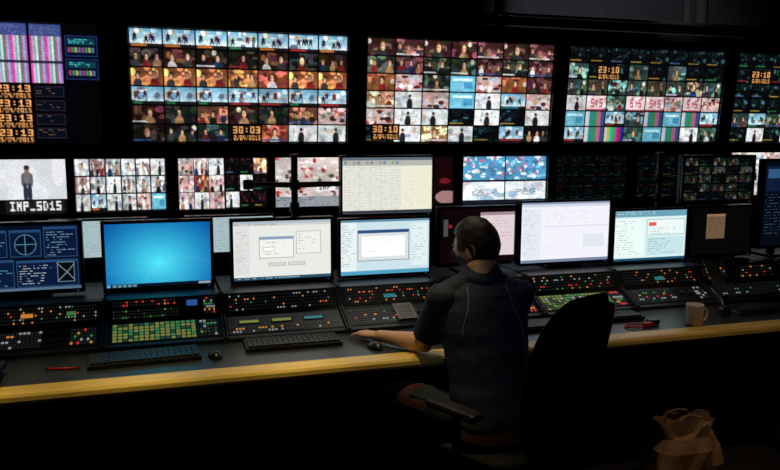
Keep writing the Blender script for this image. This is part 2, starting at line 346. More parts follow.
def d_white():
    a=canvas(170,104,(.86,.87,.85)); rect(a,0,0,170,5,(.65,.7,.74)); rect(a,0,5,170,9,(.76,.77,.76)); scrib(a,3,6,80,8,(.4,.4,.42),3)
    rect(a,3,10,28,94,(.82,.83,.82)); scrib(a,5,14,26,90,(.6,.62,.63),5,.5)
    rect(a,44,28,104,66,(.90,.90,.88)); outline(a,44,28,104,66,(.45,.5,.56)); rect(a,44,28,104,33,(.5,.6,.7)); scrib(a,50,38,98,62,(.45,.45,.45),5,.55)
    rect(a,50,46,72,54,(.95,.95,.94)); outline(a,50,46,72,54,(.6,.6,.6)); rect(a,108,20,152,60,(.89,.89,.87)); outline(a,108,20,152,60,(.6,.62,.65)); scrib(a,112,26,150,56,(.55,.55,.55),5,.4)
    rect(a,60,74,90,80,(.80,.81,.8)); outline(a,60,74,90,80,(.6,.6,.62)); rect(a,94,74,124,80,(.80,.81,.8)); outline(a,94,74,124,80,(.6,.6,.62))
    rect(a,0,98,170,104,(.15,.3,.4)); scrib(a,4,100,120,103,(.7,.8,.85),2); return a
def d_sheet():
    a=canvas(170,104,(.86,.86,.82)); rect(a,0,0,170,6,(.35,.4,.45)); rect(a,0,6,170,16,(.68,.68,.66)); 
    for i in range(14): rect(a,4+i*8,8,9+i*8,13,[(.4,.5,.6),(.7,.67,.55),(.5,.6,.5)][i%3])
    for j in range(18,96,5): rect(a,0,j,170,j+1,(.78,.78,.74)); scrib(a,4,j+2,150,j+4,(.68,.68,.66),4,.25)
    for i in range(12,170,20): rect(a,i,16,i+1,96,(.77,.77,.73))
    rect(a,110,17,170,96,(.88,.88,.79)); scrib(a,114,20,166,94,(.74,.74,.65),5,.3); rect(a,0,97,170,104,(.2,.22,.25)); return a
def d_dialog():
    a=canvas(170,104,(.76,.84,.87)); rect(a,0,0,170,5,(.35,.5,.6)); rect(a,0,5,30,96,(.86,.90,.90)); scrib(a,3,10,28,90,(.4,.5,.55),4,.6)
    rect(a,32,20,130,78,(.82,.84,.84)); rect(a,32,20,130,26,(.15,.3,.5)); outline(a,32,20,130,78,(.1,.2,.35)); rect(a,40,32,122,70,(.95,.96,.95)); scrib(a,44,36,100,66,(.65,.68,.7),6,.4)
    rect(a,134,10,166,90,(.84,.89,.90)); scrib(a,136,14,164,88,(.45,.55,.6),5,.5); rect(a,0,96,170,104,(.3,.6,.72)); return a
def d_reddark():
    a=canvas(170,104,(.05,.015,.02)); blobs(a,8,[(.08,.02,.03),(.03,.02,.03),(.14,.03,.04)],.15); rect(a,8,20,18,52,(.25,.28,.3)); rect(a,20,30,26,36,(.7,.1,.1)); rect(a,90,8,168,92,(.84,.77,.79)); rect(a,90,8,168,14,(.6,.5,.55)); scrib(a,94,18,164,88,(.66,.56,.6),6,.4); return a
def d_lav():
    a=canvas(180,110,(.90,.90,.93)); rect(a,0,0,180,4,(.5,.55,.65)); rect(a,0,4,180,9,(.78,.80,.85)); rect(a,3,12,40,102,(.85,.87,.91)); scrib(a,5,15,38,100,(.68,.71,.78),4,.5)
    scrib(a,46,14,176,40,(.79,.79,.84),4,.4); rect(a,46,44,176,45,(.75,.76,.81)); scrib(a,46,50,120,96,(.82,.82,.87),6,.4); rect(a,126,60,170,84,(.84,.85,.90)); rect(a,0,104,180,110,(.45,.5,.6)); return a
def d_pale():
    a=canvas(170,108,(.82,.90,.90)); rect(a,0,0,170,14,(.4,.6,.68)); scrib(a,3,3,160,12,(.9,.95,.95),4,.6); rect(a,3,18,70,98,(.88,.93,.92)); scrib(a,6,22,66,96,(.4,.55,.58),5,.6)
    rect(a,76,20,166,54,(.88,.93,.92)); outline(a,76,20,166,54,(.4,.55,.6)); rect(a,80,26,98,34,(.85,.35,.3)); scrib(a,80,38,160,52,(.45,.55,.6),4,.6); rect(a,76,58,166,98,(.74,.85,.87)); scrib(a,80,62,160,96,(.3,.45,.5),5,.6); rect(a,0,102,170,108,(.1,.3,.4)); return a
def d_thumbs():
    a=canvas(170,98,(.015,.02,.022)); f=P_((.12,.17,.15)); g2=lambda w,h:t_dark(w,h,(.16,.22,.19))
    grid(a,2,2,170,98,[[f,g2,f,f,g2],[g2,f,f,g2,f],[f,f,g2,f,f],[g2,f,f,f,g2],[f,g2,g2,f,f]],3); return a*.5
def d_beige():
    a=canvas(150,100,(.022,.02,.018)); rect(a,38,14,84,66,(.40,.32,.24)); scrib(a,42,20,80,62,(.25,.18,.12),5,.6); rect(a,38,14,84,19,(.55,.4,.3)); return a
def d_bluedk():
    a=canvas(130,170,(.02,.035,.07)); rect(a,6,10,60,60,(.05,.10,.2)); rect(a,10,16,56,34,(.18,.32,.48)); scrib(a,8,66,120,150,(.22,.34,.45),6,.5); rect(a,70,14,120,50,(.25,.13,.1)); return a
def d_soft():
    a=canvas(120,60,(.72,.82,.84)); scrib(a,4,4,116,56,(.55,.66,.7),5,.4); return a*.85

def screen_obj(name,arr,w,h,M,parent):
    nh,nw=arr.shape[:2]; X,Z=np.meshgrid(np.linspace(-w/2,w/2,nw),np.linspace(h/2,-h/2,nh))
    co=np.zeros((nh*nw,3)); co[:,0]=X.ravel(); co[:,2]=Z.ravel()
    Mn=np.array(M); co=co@Mn[:3,:3].T+Mn[:3,3]
    i,j=np.meshgrid(np.arange(nw-1),np.arange(nh-1)); k=(j*nw+i).ravel()
    fa=np.stack([k,k+nw,k+nw+1,k+1],1).astype(np.int32)
    me=bpy.data.meshes.new(name); me.vertices.add(len(co)); me.vertices.foreach_set('co',co.ravel())
    me.loops.add(fa.size); me.loops.foreach_set('vertex_index',fa.ravel()); me.polygons.add(len(fa))
    me.polygons.foreach_set('loop_start',np.arange(0,fa.size,4,dtype=np.int32)); me.update(calc_edges=True)
    at=me.color_attributes.new('pix','FLOAT_COLOR','POINT'); c=np.ones((nh*nw,4)); s=arr.reshape(-1,3)
    c[:,:3]=np.where(s<=.04045,s/12.92,((s+.055)/1.055)**2.4); at.data.foreach_set('color',c.ravel())
    me.materials.append(M_scr); o=bpy.data.objects.new(name,me); COL.objects.link(o); attach(o,parent); return o

def monitor(name,x0,x1,z0,z1,Y,arr,bez=.016,yaw=0,tilt=0,foot=None,thick=.035):
    w,h=x1-x0,z1-z0; c=Vector(((x0+x1)/2,Y,(z0+z1)/2)); e=empty(name,c)
    R=(Matrix.Rotation(yaw,3,'Z')@Matrix.Rotation(tilt,3,'X')); g=G(); P=lambda x,y,z:c+R@Vector((x,y,z))
    g.box(P(0,thick/2+.012,0),(w,thick,h),M_black,R,.006)
    for d,p in(((w,.016,bez),(0,.004,h/2-bez/2)),((w,.016,bez*1.25),(0,.004,-h/2+bez*.62)),((bez,.016,h),(w/2-bez/2,.004,0)),((bez,.016,h),(-w/2+bez/2,.004,0))):
        g.box(P(*p),d,M_bezel,R,.003)
    g.box(P(0,thick+.03,0),(w*.55,.04,h*.5),M_black,R,.01)
    g.box(P(w/2-.03,-.006,-h/2+bez*.6),(.008,.004,.003),E['b'],R)
    g.obj('housing',e)
    screen_obj('screen',arr,w-2*bez+.002,h-2.25*bez+.002,Matrix.Translation(P(0,.002,bez*.125))@R.to_4x4(),e)
    if foot is not None:
        s=G(); q=P(0,thick+.05,0); s.box((q.x,q.y+.02,(q.z+foot)/2),(.06,.02,q.z-foot),M_black,None,.006)
        s.box((q.x,q.y-.01,foot+.007),(.22,.17,.014),M_black,None,.006); s.obj('stand',e)
    return e

# ------------------------------------------------------------------ room
def slab(name,c,d,m): g=G(); g.box((0,0,0),d,m); o=g.obj(name); o.location=c; return o
slab('floor',(1.5,1.6,-.05),(10,8.6,.1),M_floor)
slab('ceiling',(1.5,1.6,3.25),(10,8.6,.1),M_ceil)
slab('wall_back',(1.5,5.75,1.6),(10,.1,3.2),M_wall)
slab('wall_front',(1.5,-2.55,1.6),(10,.1,3.2),M_wall)
slab('wall_left',(-3.35,1.6,1.6),(.1,8.2,3.2),M_wall)
slab('wall_right',(6.35,1.6,1.6),(.1,8.2,3.2),M_wall)
slab('baseboard_back',(1.5,5.69,.06),(9.6,.02,.12),M_matte)
g=G()
for x in(2.72,4.42,4.56): g.cyl((x,5.62,0),(x,5.62,3.2),.035 if x!=4.56 else .05,M_rail); 
for x in(2.72,4.42,4.56):
    for z in(.8,1.9,2.6): g.box((x,5.66,z),(.11,.08,.03),M_rail)
g.obj('wall_conduit_pipes')
def downlight(x,y,aim,energy,col,size,blend=.6):
    e=empty('ceiling_spotlight',(x,y,3.2)); g=G(); g.cyl((x,y,3.2),(x,y,3.08),.02,M_black)
    a=(Vector(aim)-Vector((x,y,3.02))).normalized(); p=Vector((x,y,3.03))
    g.tube([p-a*.09,p-a*.02,p+a*.07],[.045,.06,.065],M_black,20,True,None,False); g.obj('lamp_can',e)
    ld=bpy.data.lights.new('lamp','SPOT'); ld.energy=energy; ld.color=col; ld.spot_size=math.radians(size); ld.spot_blend=blend; ld.shadow_soft_size=.05
    o=bpy.data.objects.new('lamp',ld); o.matrix_world=Matrix.Translation(p+a*.09)@a.to_track_quat('-Z','Y').to_matrix().to_4x4(); COL.objects.link(o)
    o.parent=e; o.matrix_parent_inverse=Matrix.Translation(-e.location)
for lx,en in((-1.1,80),(-.45,95),(.2,95),(.8,75)):
    downlight(lx,2.75,(lx+.05,2.90,.75),en,(1,.75,.28),32,.9)
downlight(1.35,3.5,(1.08,3.10,.76),34,(1,.82,.6),34,.8)
downlight(2.1,2.75,(2.1,2.95,.75),16,(1,.66,.36),34,.9)
downlight(2.75,2.1,(2.65,3.0,.55),30,(1,.68,.45),40,.9)
downlight(3.2,4.0,(3.7,5.7,2.5),46,(.85,.88,1),80)  # added lamp, only there to lift the upper back wall and rail
downlight(.2,.9,(1.35,2.9,1.0),13,(.70,.82,1),24)  # added cool fill light for the man, not a fixture of the room

# ------------------------------------------------------------------ video wall
al=math.radians(5); Z0=1.63; upv=Vector((0,-math.sin(al),math.cos(al))); nv=Vector((0,math.cos(al),math.sin(al)))
RW=Matrix.Rotation(al,3,'X')
def WP(x,t,dep=0): return Vector((x,4.6,Z0))+upv*t+nv*dep
g=G()
g.box(WP(1.5,.345,.16),(6.9,.12,.80),M_wframe,RW)
g.box((1.5,4.79,1.27),(6.9,.10,.64),M_wframe)
g.box((1.5,4.8,.5),(6.9,.1,1.0),M_matte)
for x in(-1.9,-.17,1.2,2.61,3.98,4.9): g.box((x,5.0,1.2),(.08,.3,2.4),M_wframe)
g.box(WP(1.5,.715,.02),(6.9,.07,.05),M_rail,RW,.004); g.box(WP(1.5,.78,.06),(6.9,.14,.05),M_wframe,RW,.004); g.box(WP(1.5,.815,-.02),(6.9,.03,.015),M_rail,RW)
g.box(WP(1.5,-.045,.05),(6.9,.08,.03),M_wframe,RW)
g.obj('monitor_rack_frame')
def wallmon(x0,x1,arr):
    c=WP((x0+x1)/2,.32); e=empty('overhead_multiview_monitor',c); w,h=x1-x0,.64
    M=Matrix.Translation(c)@RW.to_4x4(); g=G(); P=lambda x,y,z:c+RW@Vector((x,y,z))
    g.box(P(0,.05,0),(w+.06,.07,h+.06),M_black,RW,.006)
    for d,p in(((w+.06,.03,.028),(0,.0,h/2+.014)),((w+.06,.03,.028),(0,.0,-h/2-.014)),((.028,.03,h+.06),(w/2+.014,0,0)),((.028,.03,h+.06),(-w/2-.014,0,0))): g.box(P(*p),d,M_bezel,RW,.005)
    g.obj('housing',e); screen_obj('screen',arr,w,h,Matrix.Translation(P(0,.008,0))@RW.to_4x4(),e)
wallmon(-1.50,-.25,wallE()); wallmon(-.09,1.165,wallA()); wallmon(1.285,2.565,wallB()); wallmon(2.675,3.93,wallC()); wallmon(4.04,5.29,wallD())
def lowmon(x0,x1,arr,z0=1.24,z1=1.54):
    c=Vector(((x0+x1)/2,4.6,(z0+z1)/2)); e=empty('rack_monitor',c); g=G(); w,h=x1-x0,z1-z0
    g.box(c+Vector((0,.075,0)),(w+.03,.13,h+.03),M_black,None,.006)
    for d,p in(((w+.03,.03,.014),(0,0,h/2+.007)),((w+.03,.03,.014),(0,0,-h/2-.007)),((.014,.03,h+.03),(w/2+.007,0,0)),((.014,.03,h+.03),(-w/2-.007,0,0))): g.box(c+Vector(p),d,M_bezel,None,.003)
    g.obj('housing',e); screen_obj('screen',arr,w,h,Matrix.Translation(c+Vector((0,.008,0))),e)
lowmon(-1.02,-.45,low_person()); lowmon(-.405,.085,low_people()); lowmon(.155,.675,low_pinkdark()); lowmon(.72,1.24,low_poppy())
lowmon(1.30,1.88,low_red()); lowmon(1.945,2.565,low_blue(),1.22,1.54); lowmon(2.63,3.2,low_dim()); lowmon(3.27,3.84,low_dim()); lowmon(4.07,4.7,low_whitepink(),1.24,1.555)

# ------------------------------------------------------------------ desk
DX0,DX1=-1.7,5.0
e=empty('control_desk',(1.65,3.4,.73))
g=G(); g.box((1.65,3.55,.73),(DX1-DX0,1.0,.04),M_desk); g.obj('desktop',e)
g=G(); prism(g,[(3.052,.7505),(2.975,.7505),(2.962,.748),(2.954,.738),(2.952,.722),(2.96,.708),(2.98,.703),(3.052,.703)],DX0,DX1,M_wood); g.obj('wood_edge',e)
g=G(); g.box((1.65,3.75,.36),(DX1-DX0,.03,.7),M_under)
for x in(-1.65,-.45,.55,1.95,3.2,4.9): g.box((x,3.5,.355),(.04,.8,.71),M_under)
g.obj('support_panels',e)

# ------------------------------------------------------------------ consoles
LOW=((3.455,.772),(3.585,.828)); UPP=((3.595,.838),(3.665,.925))
def seg_frame(seg):
    (y0,z0),(y1,z1)=seg; d=Vector((0,y1-y0,z1-z0)); L=d.length; d.normalize(); n=Vector((0,-d.z,d.y))
    R=Matrix((Vector((1,0,0)),d,n)).transposed(); return Vector((0,y0,z0)),d,n,L,R
def console(x0,x1,design,name='control_console'):
    e=empty(name,((x0+x1)/2,3.7,.75)); g=G()
    prism(g,[(3.43,.751),(3.43,.765),LOW[0],LOW[1],UPP[0],UPP[1],(3.70,.93),(4.10,.93),(4.10,.751)],x0+.004,x1-.004,M_dgrey)
    g.obj('console_body',e); g=G()
    for x in(x0+.004,x1-.004):
        prism(g,[(3.42,.751),(3.42,.775),(3.455,.79),(3.585,.845),(3.665,.935),(3.71,.935),(3.71,.751)],x-.003,x+.003,M_mgrey)
    g.obj('side_cheeks',e); g=G()
    def B(seg,u,v,w,h,m,t=.006,b=0):
        o,d,n,L,R=seg_frame(seg); g.box(Vector((x0+u,0,0))+o+d*v*L+n*(t/2),(w,h,t),m,R,b)
    def K(seg,u,v,r,m=M_black):
        o,d,n,L,R=seg_frame(seg); p=Vector((x0+u,0,0))+o+d*v*L; g.cyl(p,p+n*.014,r,m,12,r*.8); g.box(p+n*.015,(r*.3,r*1.4,.003),M_lgrey,R)
    def rows(seg,u0,u1,v0,v1,nc,nr,pal,fw=.72,fh=.62):
        o,d,n,L,R=seg_frame(seg); cw=(u1-u0)/nc; ch=(v1-v0)/nr
        for j in range(nr):
            for i in range(nc):
                k=pal[random.randrange(len(pal))] if not isinstance(pal,list) else pal[j%len(pal)][random.randrange(len(pal[j%len(pal)]))]
                if k==' ': continue
                B(seg,u0+cw*(i+.5),v0+ch*(j+.5),cw*fw,ch*L*fh,E[k],.005)
    W_=x1-x0
    B(LOW,W_/2,.5,W_-.03,.132,M_dgrey if design not in('lcd',) else M_lgrey,.003); B(UPP,W_/2,.5,W_-.03,.105,M_dgrey,.003)
    if design=='green':
        rows(LOW,.03,W_*.76,.04,.96,16,6,['gyyyG','Gyyyg','yygyG','gyGyy','yyyyg','GyGgg'],.78,.7); rows(LOW,W_*.79,W_-.03,.08,.92,5,6,['wwdd','yGdg','gdGd','ddwd','ggdG'])
        rows(UPP,.03,W_*.62,.08,.5,22,3,['GgdGd','ddGdd','yGdyd'],.6,.5); rows(UPP,.03,W_*.6,.62,.92,20,2,['rdaddd','ddrdd'],.6,.5); B(UPP,W_*.74,.66,.05,.03,E['b'],.004); rows(UPP,W_*.84,W_-.03,.1,.9,5,6,['rdd','ad','wd','gd','dw'])
    elif design=='rcp':
        rows(LOW,.03,W_*.45,.1,.9,11,6,['dddw','rddd','dwdd','dddg','addd']); rows(LOW,W_*.7,W_-.03,.1,.9,8,5,['rddad','wddd','gddd','ddadd'])
        for i in range(4): K(LOW,W_*.5+i*.028,.3,.009); K(LOW,W_*.5+i*.028,.7,.009)
        rows(UPP,.03,W_-.03,.12,.88,32,5,['ddadddd','wddgddd','rddddddadd'],.55,.45); B(UPP,W_*.3,.5,.05,.018,E['a'],.006); B(UPP,W_*.7,.5,.04,.018,E['g'],.006)
    elif design=='lcd':
        for i in range(3): B(LOW,W_*(.2+.27*i),.62,.105,.028,M_black,.006); B(LOW,W_*(.2+.27*i),.62,.09,.018,E['c' if i==2 else 'y'],.008)
        rows(LOW,.03,W_-.03,.06,.36,34,2,['wddd','ddadd'],.55,.5); rows(UPP,.03,W_-.03,.10,.9,36,5,['ddwd','rdddddddadd','ddddgdd','dddadd'],.5,.42)
    elif design=='mid':
        rows(LOW,.03,W_*.55,.1,.9,15,6,['dddG','ddwd','rdddd','dddda','dgddd'],.6,.5); K(LOW,W_*.65,.5,.014); K(LOW,W_*.75,.5,.014); rows(LOW,W_*.82,W_-.03,.1,.9,5,6,'ddwdG')
        rows(UPP,.03,W_-.03,.12,.9,34,5,['dddadddd','wddddddr','dgddddd','dddddddar'],.5,.42); B(UPP,W_*.5,.4,.06,.02,E['c'],.006)
    elif design=='yg':
        rows(LOW,.03,W_*.8,.05,.95,18,6,['yygG','gyyG','Gyyg','yGyy','wygd'],.75,.66); rows(LOW,W_*.83,W_-.03,.05,.95,5,6,['rd','ad','dg','ww','dd'])
        rows(UPP,.03,W_-.03,.1,.9,32,5,['dadddgdd','rdddrdd','gddydd','dwddd'],.55,.45)
    elif design=='dim':
        rows(LOW,.03,W_-.03,.1,.9,28,6,['ddd d','dddw','d dd','ddgdd','dddd'],.55,.45); rows(UPP,.03,W_-.03,.15,.85,30,4,['ddda dd','dddrdd','wdddd'],.5,.45); B(UPP,W_*.25,.5,.08,.03,E['d'],.006)
    g.obj('control_panels',e); return e
console(-1.22,-.69,'mid'); console(-.685,-.225,'rcp'); console(-.22,.30,'green'); console(.305,.875,'lcd'); console(.88,1.40,'mid'); console(1.405,1.93,'yg')
console(1.935,2.49,'yg'); console(2.495,3.03,'mid'); console(3.035,3.60,'dim'); console(3.605,4.15,'mid'); console(4.155,4.7,'dim')

# ------------------------------------------------------------------ desk monitors
FT=.931
monitor('desktop_monitor',-.83,-.315,.945,1.285,3.80,d_scope(),foot=FT)
monitor('desktop_monitor',-.235,.285,.935,1.278,3.80,d_win7(),foot=FT)
monitor('desktop_monitor',.365,.892,.936,1.270,3.80,d_white(),foot=FT)
monitor('desktop_monitor',.92,1.43,.94,1.255,3.80,d_dialog(),bez=.011,foot=FT)
monitor('desktop_monitor',.93,1.442,1.262,1.58,3.80,d_sheet(),bez=.011)
monitor('desktop_monitor',1.468,1.945,.972,1.302,3.80,d_reddark(),foot=FT)
monitor('desktop_monitor',1.957,2.545,.953,1.322,3.80,d_lav(),bez=.012,foot=FT)
monitor('desktop_monitor',2.562,3.082,.935,1.258,3.80,d_pale(),bez=.012,foot=FT)
monitor('desktop_monitor',3.02,3.555,1.275,1.57,3.80,d_thumbs())
monitor('desktop_monitor',3.095,3.565,.945,1.265,3.80,d_beige(),foot=FT)
monitor('desktop_monitor',3.60,4.0,.985,1.545,3.78,d_bluedk(),foot=FT)
for x0,x1 in((-.52,-.02),(.16,.66)):
    e_=monitor('rear_preview_monitor',x0,x1,1.02,1.24,4.25,d_soft(),bez=.012)
    g=G(); g.box(((x0+x1)/2,4.36,.90),(.08,.04,.3),M_black); g.box(((x0+x1)/2,4.36,.375),(.06,.06,.75),M_black); g.box(((x0+x1)/2,4.36,.012),(.3,.26,.024),M_black,None,.006); g.obj('floor_stand',e_)
for x,mx in((.725,1.186),(3.0,3.29)):
    g=G(); g.box((x,3.985,.94),(.12,.12,.018),M_pole,None,.004); g.cyl((x,3.985,.945),(x,3.985,1.57),.018,M_pole)
    for z in(1.42,1.30): g.cyl((x,3.985,z-.025),(x,3.985,z+.025),.026,M_black)
    g.box((x,3.985,1.575),(.045,.045,.014),M_black)
    g.box((mx,3.897,1.42),(.1,.02,.1),M_steel,None,.003); g.tube([(mx,3.90,1.42),((x+mx)/2,4.02,1.42),(x,3.985,1.42)],[.013,.014,.016],M_pole)
    if x<1:
        g.tube([(x-.24,3.93,1.43),(x-.1,3.96,1.425),(x,3.985,1.42)],[.012,.014,.015],M_pole); g.box((x-.25,3.93,1.43),(.05,.03,.05),M_black,None,.006)
    g.obj('monitor_pole')

# ------------------------------------------------------------------ desk items
def keyboard(cx,cy,w,d,rot):
    R=Matrix.Rotation(rot,3,'Z'); c=Vector((cx,cy,.751)); e=empty('keyboard',c); g=G(); g.box(c+Vector((0,0,.009)),(w,d,.018),M_black,R,.004); g.obj('case',e); g=G()
    n=18; kw=(w-.02)/n; kd=(d-.03)/6
    for j in range(6):
        i=0
        while i<n:
            s=1
            if j==0 and 4<=i<=8: s=5
            x=-w/2+.01+(i+s/2)*kw; y=-d/2+.012+(j+.5)*kd
            g.box(c+R@Vector((x,y,.022)),(kw*s-.003,kd-.004,.008),M_key,R); i+=s
    g.obj('keys',e)
keyboard(-.05,3.262,.45,.175,math.radians(3)); keyboard(.585,3.31,.43,.165,math.radians(-1)); keyboard(1.75,3.26,.43,.16,0); keyboard(2.2,3.31,.40,.14,0)
keyboard(3.15,3.25,.44,.16,math.radians(2))
def mouse(x,y,rot):
    g=G(); R=Matrix.Rotation(rot,3,'Z')
    def fn(d): return Vector((d.x*.031,d.y*.055,max(d.z,0)*(.030-.008*d.y)))
    g.ell((x,y,.7515),None,M_black,R,20,12,fn); g.box(Vector((x,y,.778))+R@Vector((0,.028,0)),(.006,.016,.006),M_mgrey,R,.002)
    g.obj('computer_mouse',None,(x,y,.751))
mouse(.235,3.215,.1); mouse(.925,3.15,.2); mouse(3.5,3.22,0)
def mug(x,y):
    g=G(); z=.751; prof=[(.0,.0),(.036,.0),(.041,.006),(.043,.1),(.043,.106),(.0385,.106),(.038,.012),(0,.010)]
    vs=[];fs=[];n=28
    for r,h in prof:
        for k in range(n): a=2*math.pi*k/n; vs.append((x+max(r,.0005)*math.cos(a),y+max(r,.0005)*math.sin(a),z+h))
    for i in range(len(prof)-1):
        for k in range(n): fs.append((i*n+k,i*n+(k+1)%n,(i+1)*n+(k+1)%n,(i+1)*n+k))
    g.add(vs,fs,M_white,True)
    pts=[(x+.04+.028*math.sin(t)*1.0,y-.01,z+.053+.032*math.cos(t)) for t in np.linspace(.05,math.pi-.05,10)]
    g.tube(pts,[.0055]*10,M_white,10)
    g.add([(x+.0375*math.cos(2*math.pi*k/n),y+.0375*math.sin(2*math.pi*k/n),z+.085) for k in range(n)],[list(range(n))],M_hair)
    g.obj('coffee_mug',None,(x,y,z))
mug(2.575,3.085)
g=G(); g.cyl((-.42,3.22,.756),(-.31,3.20,.756),.0045,M_red,10); g.cyl((-.31,3.20,.756),(-.295,3.197,.756),.0045,M_black,10,.001); g.cyl((-.43,3.222,.756),(-.42,3.22,.756),.005,M_black,10); g.obj('red_pen')
g=G(); g.box((-.66,3.12,.765),(.15,.2,.028),M_black,None,.008)
for i in range(3):
    for j in range(4): g.box((-.69+i*.03,3.06+j*.03,.781),(.02,.018,.006),M_key)
g.tube([(-.585,3.04,.79),(-.585,3.08,.797),(-.585,3.17,.797),(-.585,3.21,.79)],[.02,.013,.013,.02],M_black,12); g.obj('desk_telephone')
g=G()
g.tube([(2.26+.05*math.cos(t),3.13+.035*math.sin(t),.757) for t in np.linspace(0,5.6,16)],[.005]*16,M_red,8); g.box((2.33,3.12,.762),(.05,.025,.02),M_red,None,.005); g.box((2.38,3.15,.765),(.06,.04,.026),M_black,None,.006); g.obj('red_lanyard')
def paper(x0,x1,seg,v0,v1,name='paper_sheet',m=M_paper):
    o,d,n,L,R=seg_frame(seg); g=G()
    c=Vector(((x0+x1)/2,0,0))+o+d*L*(v0+v1)/2+n*.015; g.box(c,(x1-x0,(v1-v0)*L,.002),m,R)
    for k in range(6): g.box(c+n*.0015+d*L*(v1-v0)*(-.35+k*.13),((x1-x0)*.7,.003,.0006),M_mgrey,R)
    g.obj(name)
paper(1.14,1.24,LOW,.1,1.0); paper(3.10,3.19,((3.57,.80),(3.69,.95)),0,1); paper(3.22,3.32,((3.57,.80),(3.69,.95)),0,1.05)
g=G(); g.box((2.86,3.20,.775),(.05,.05,.045),M_black,None,.01); g.tube([(2.86,3.2,.79),(2.86,3.24,.84),(2.86,3.3,.87)],[.006,.005,.008],M_steel,8); g.obj('gooseneck_microphone')

# ------------------------------------------------------------------ paper bag on the floor
bx,by=2.46,2.98
bm=bmesh.new(); n=40; secs=[(0,.17,.10),(.02,.185,.115),(.10,.19,.12),(.18,.18,.105),(.24,.15,.085),(.285,.16,.075),(.32,.18,.06)]
rings=[]
for h,rx,ry in secs:
    r=[]
    for k in range(n):
        a=2*math.pi*k/n; ca,sa=math.cos(a),math.sin(a); p=3.2
        x=rx*math.copysign(abs(ca)**(2/p),ca); y=ry*math.copysign(abs(sa)**(2/p),sa)
        q=noise.noise(Vector((x*14,y*14,h*16)))*.035*min(1,h*12+.05)
        r.append(bm.verts.new((bx+x*(1+q*6),by+y*(1+q*6),max(h+ (q*1.5 if h>.25 else 0),.001))))
    rings.append(r)
for i in range(len(rings)-1):
    for k in range(n): bm.faces.new((rings[i][k],rings[i][(k+1)%n],rings[i+1][(k+1)%n],rings[i+1][k]))
bm.faces.new(rings[0][::-1]); inner=[bm.verts.new((bx+(v.co.x-bx)*.8,by+(v.co.y-by)*.7,.2)) for v in rings[-1]]
for k in range(n): bm.faces.new((rings[-1][k],rings[-1][(k+1)%n],inner[(k+1)%n],inner[k]))
bm.faces.new(inner)
me=bpy.data.meshes.new('carrier_bag'); bm.to_mesh(me); bm.free(); me.materials.append(M_bag)
e=empty('carrier_bag',(bx,by,0)); o=bpy.data.objects.new('bag_body',me); COL.objects.link(o); attach(o,e)
g=G()
for sy in(-1,1): g.tube([(bx-.07,by+sy*.05,.29),(bx-.06,by+sy*.055,.33),(bx,by+sy*.04,.345),(bx+.06,by+sy*.055,.33),(bx+.07,by+sy*.05,.29)],[.006]*5,M_bag,8)
g.obj('bag_handles',e)

# ------------------------------------------------------------------ office chair
cx,cy=1.36,2.74; face=math.radians(24)
RC=Matrix.Rotation(face,3,'Z'); e=empty('office_chair',(cx,cy,0)); CP=lambda x,y,z:Vector((cx,cy,0))+RC@Vector((x,y,z))
def pad(g,c,w,h,t,fn,m):
    vs=[];fs=[];seg=40; rr=[0,.35,.7,.9,1.0]
    for side in(1,-1):
        for r in rr:
            for k in range(seg):
                a=2*math.pi*k/seg; ca,sa=math.cos(a),math.sin(a); p=4
                u=r*w/2*math.copysign(abs(ca)**(2/p),ca); v=r*h/2*math.copysign(abs(sa)**(2/p),sa)
                th=t/2*math.sqrt(max(0,1-r**5)) if r<1 else 0
                vs.append(CP(*fn(u,v,side*th)))
    nr=len(rr)
    for s in range(2):
        b=s*nr*seg
        for i in range(nr-1):
            for k in range(seg):
                f=(b+i*seg+k,b+i*seg+(k+1)%seg,b+(i+1)*seg+(k+1)%seg,b+(i+1)*seg+k); fs.append(f if s==0 else f[::-1])
    for k in range(seg): fs.append(((nr-1)*seg+k,(nr-1)*seg+(k+1)%seg,(2*nr-1)*seg+(k+1)%seg,(2*nr-1)*seg+k)[::-1])
    g.add(vs,fs,m,True)
g=G(); pad(g,None,.50,.48,.09,lambda u,v,n:(u,v+.0,.42+n-(.02*(v/.24)**3 if v>0 else 0)),M_chair); g.obj('seat',e)
g=G(); pad(g,None,.46,.66,.075,lambda u,v,n:(u*(1-.12*max(0,v)/.32),-.285-n-.10*(v+.32)/.64+.5*u*u+.03*math.cos(v*6),.79+v),M_chair); g.obj('backrest',e)
g=G(); pad(g,None,.42,.60,.03,lambda u,v,n:(u*(1-.12*max(0,v)/.32),-.33-n-.10*(v+.32)/.64+.5*u*u+.03*math.cos(v*6),.79+v),M_chplas); g.obj('backrest_shell',e)
g=G()
g.tube([CP(0,-.10,.37),CP(0,-.30,.37),CP(0,-.38,.46),CP(0,-.385,.62)],[.025]*4,M_chplas,12)
g.box(CP(0,0,.365),(.24,.26,.04),M_chplas,RC,.01); g.cyl(CP(0,0,.10),CP(0,0,.36),.028,M_steel); g.cyl(CP(0,0,.08),CP(0,0,.22),.038,M_chplas)
for k in range(5):
    a=2*math.pi*k/5+.3; q=lambda r,z:CP(r*math.cos(a),r*math.sin(a),z); g.tube([q(.02,.11),q(.16,.10),q(.30,.075)],[.03,.024,.018],M_chplas,10)
    g.cyl(q(.30,.03)+Vector((-.012*math.sin(a),.012*math.cos(a),0)),q(.30,.03)+Vector((-.03*math.sin(a),.03*math.cos(a),0)),.03,M_black); g.cyl(q(.30,.03)-Vector((-.012*math.sin(a),.012*math.cos(a),0)),q(.30,.03)-Vector((-.03*math.sin(a),.03*math.cos(a),0)),.03,M_black); g.cyl(q(.30,.03),q(.30,.08),.009,M_steel,8)
g.obj('base',e); g=G()
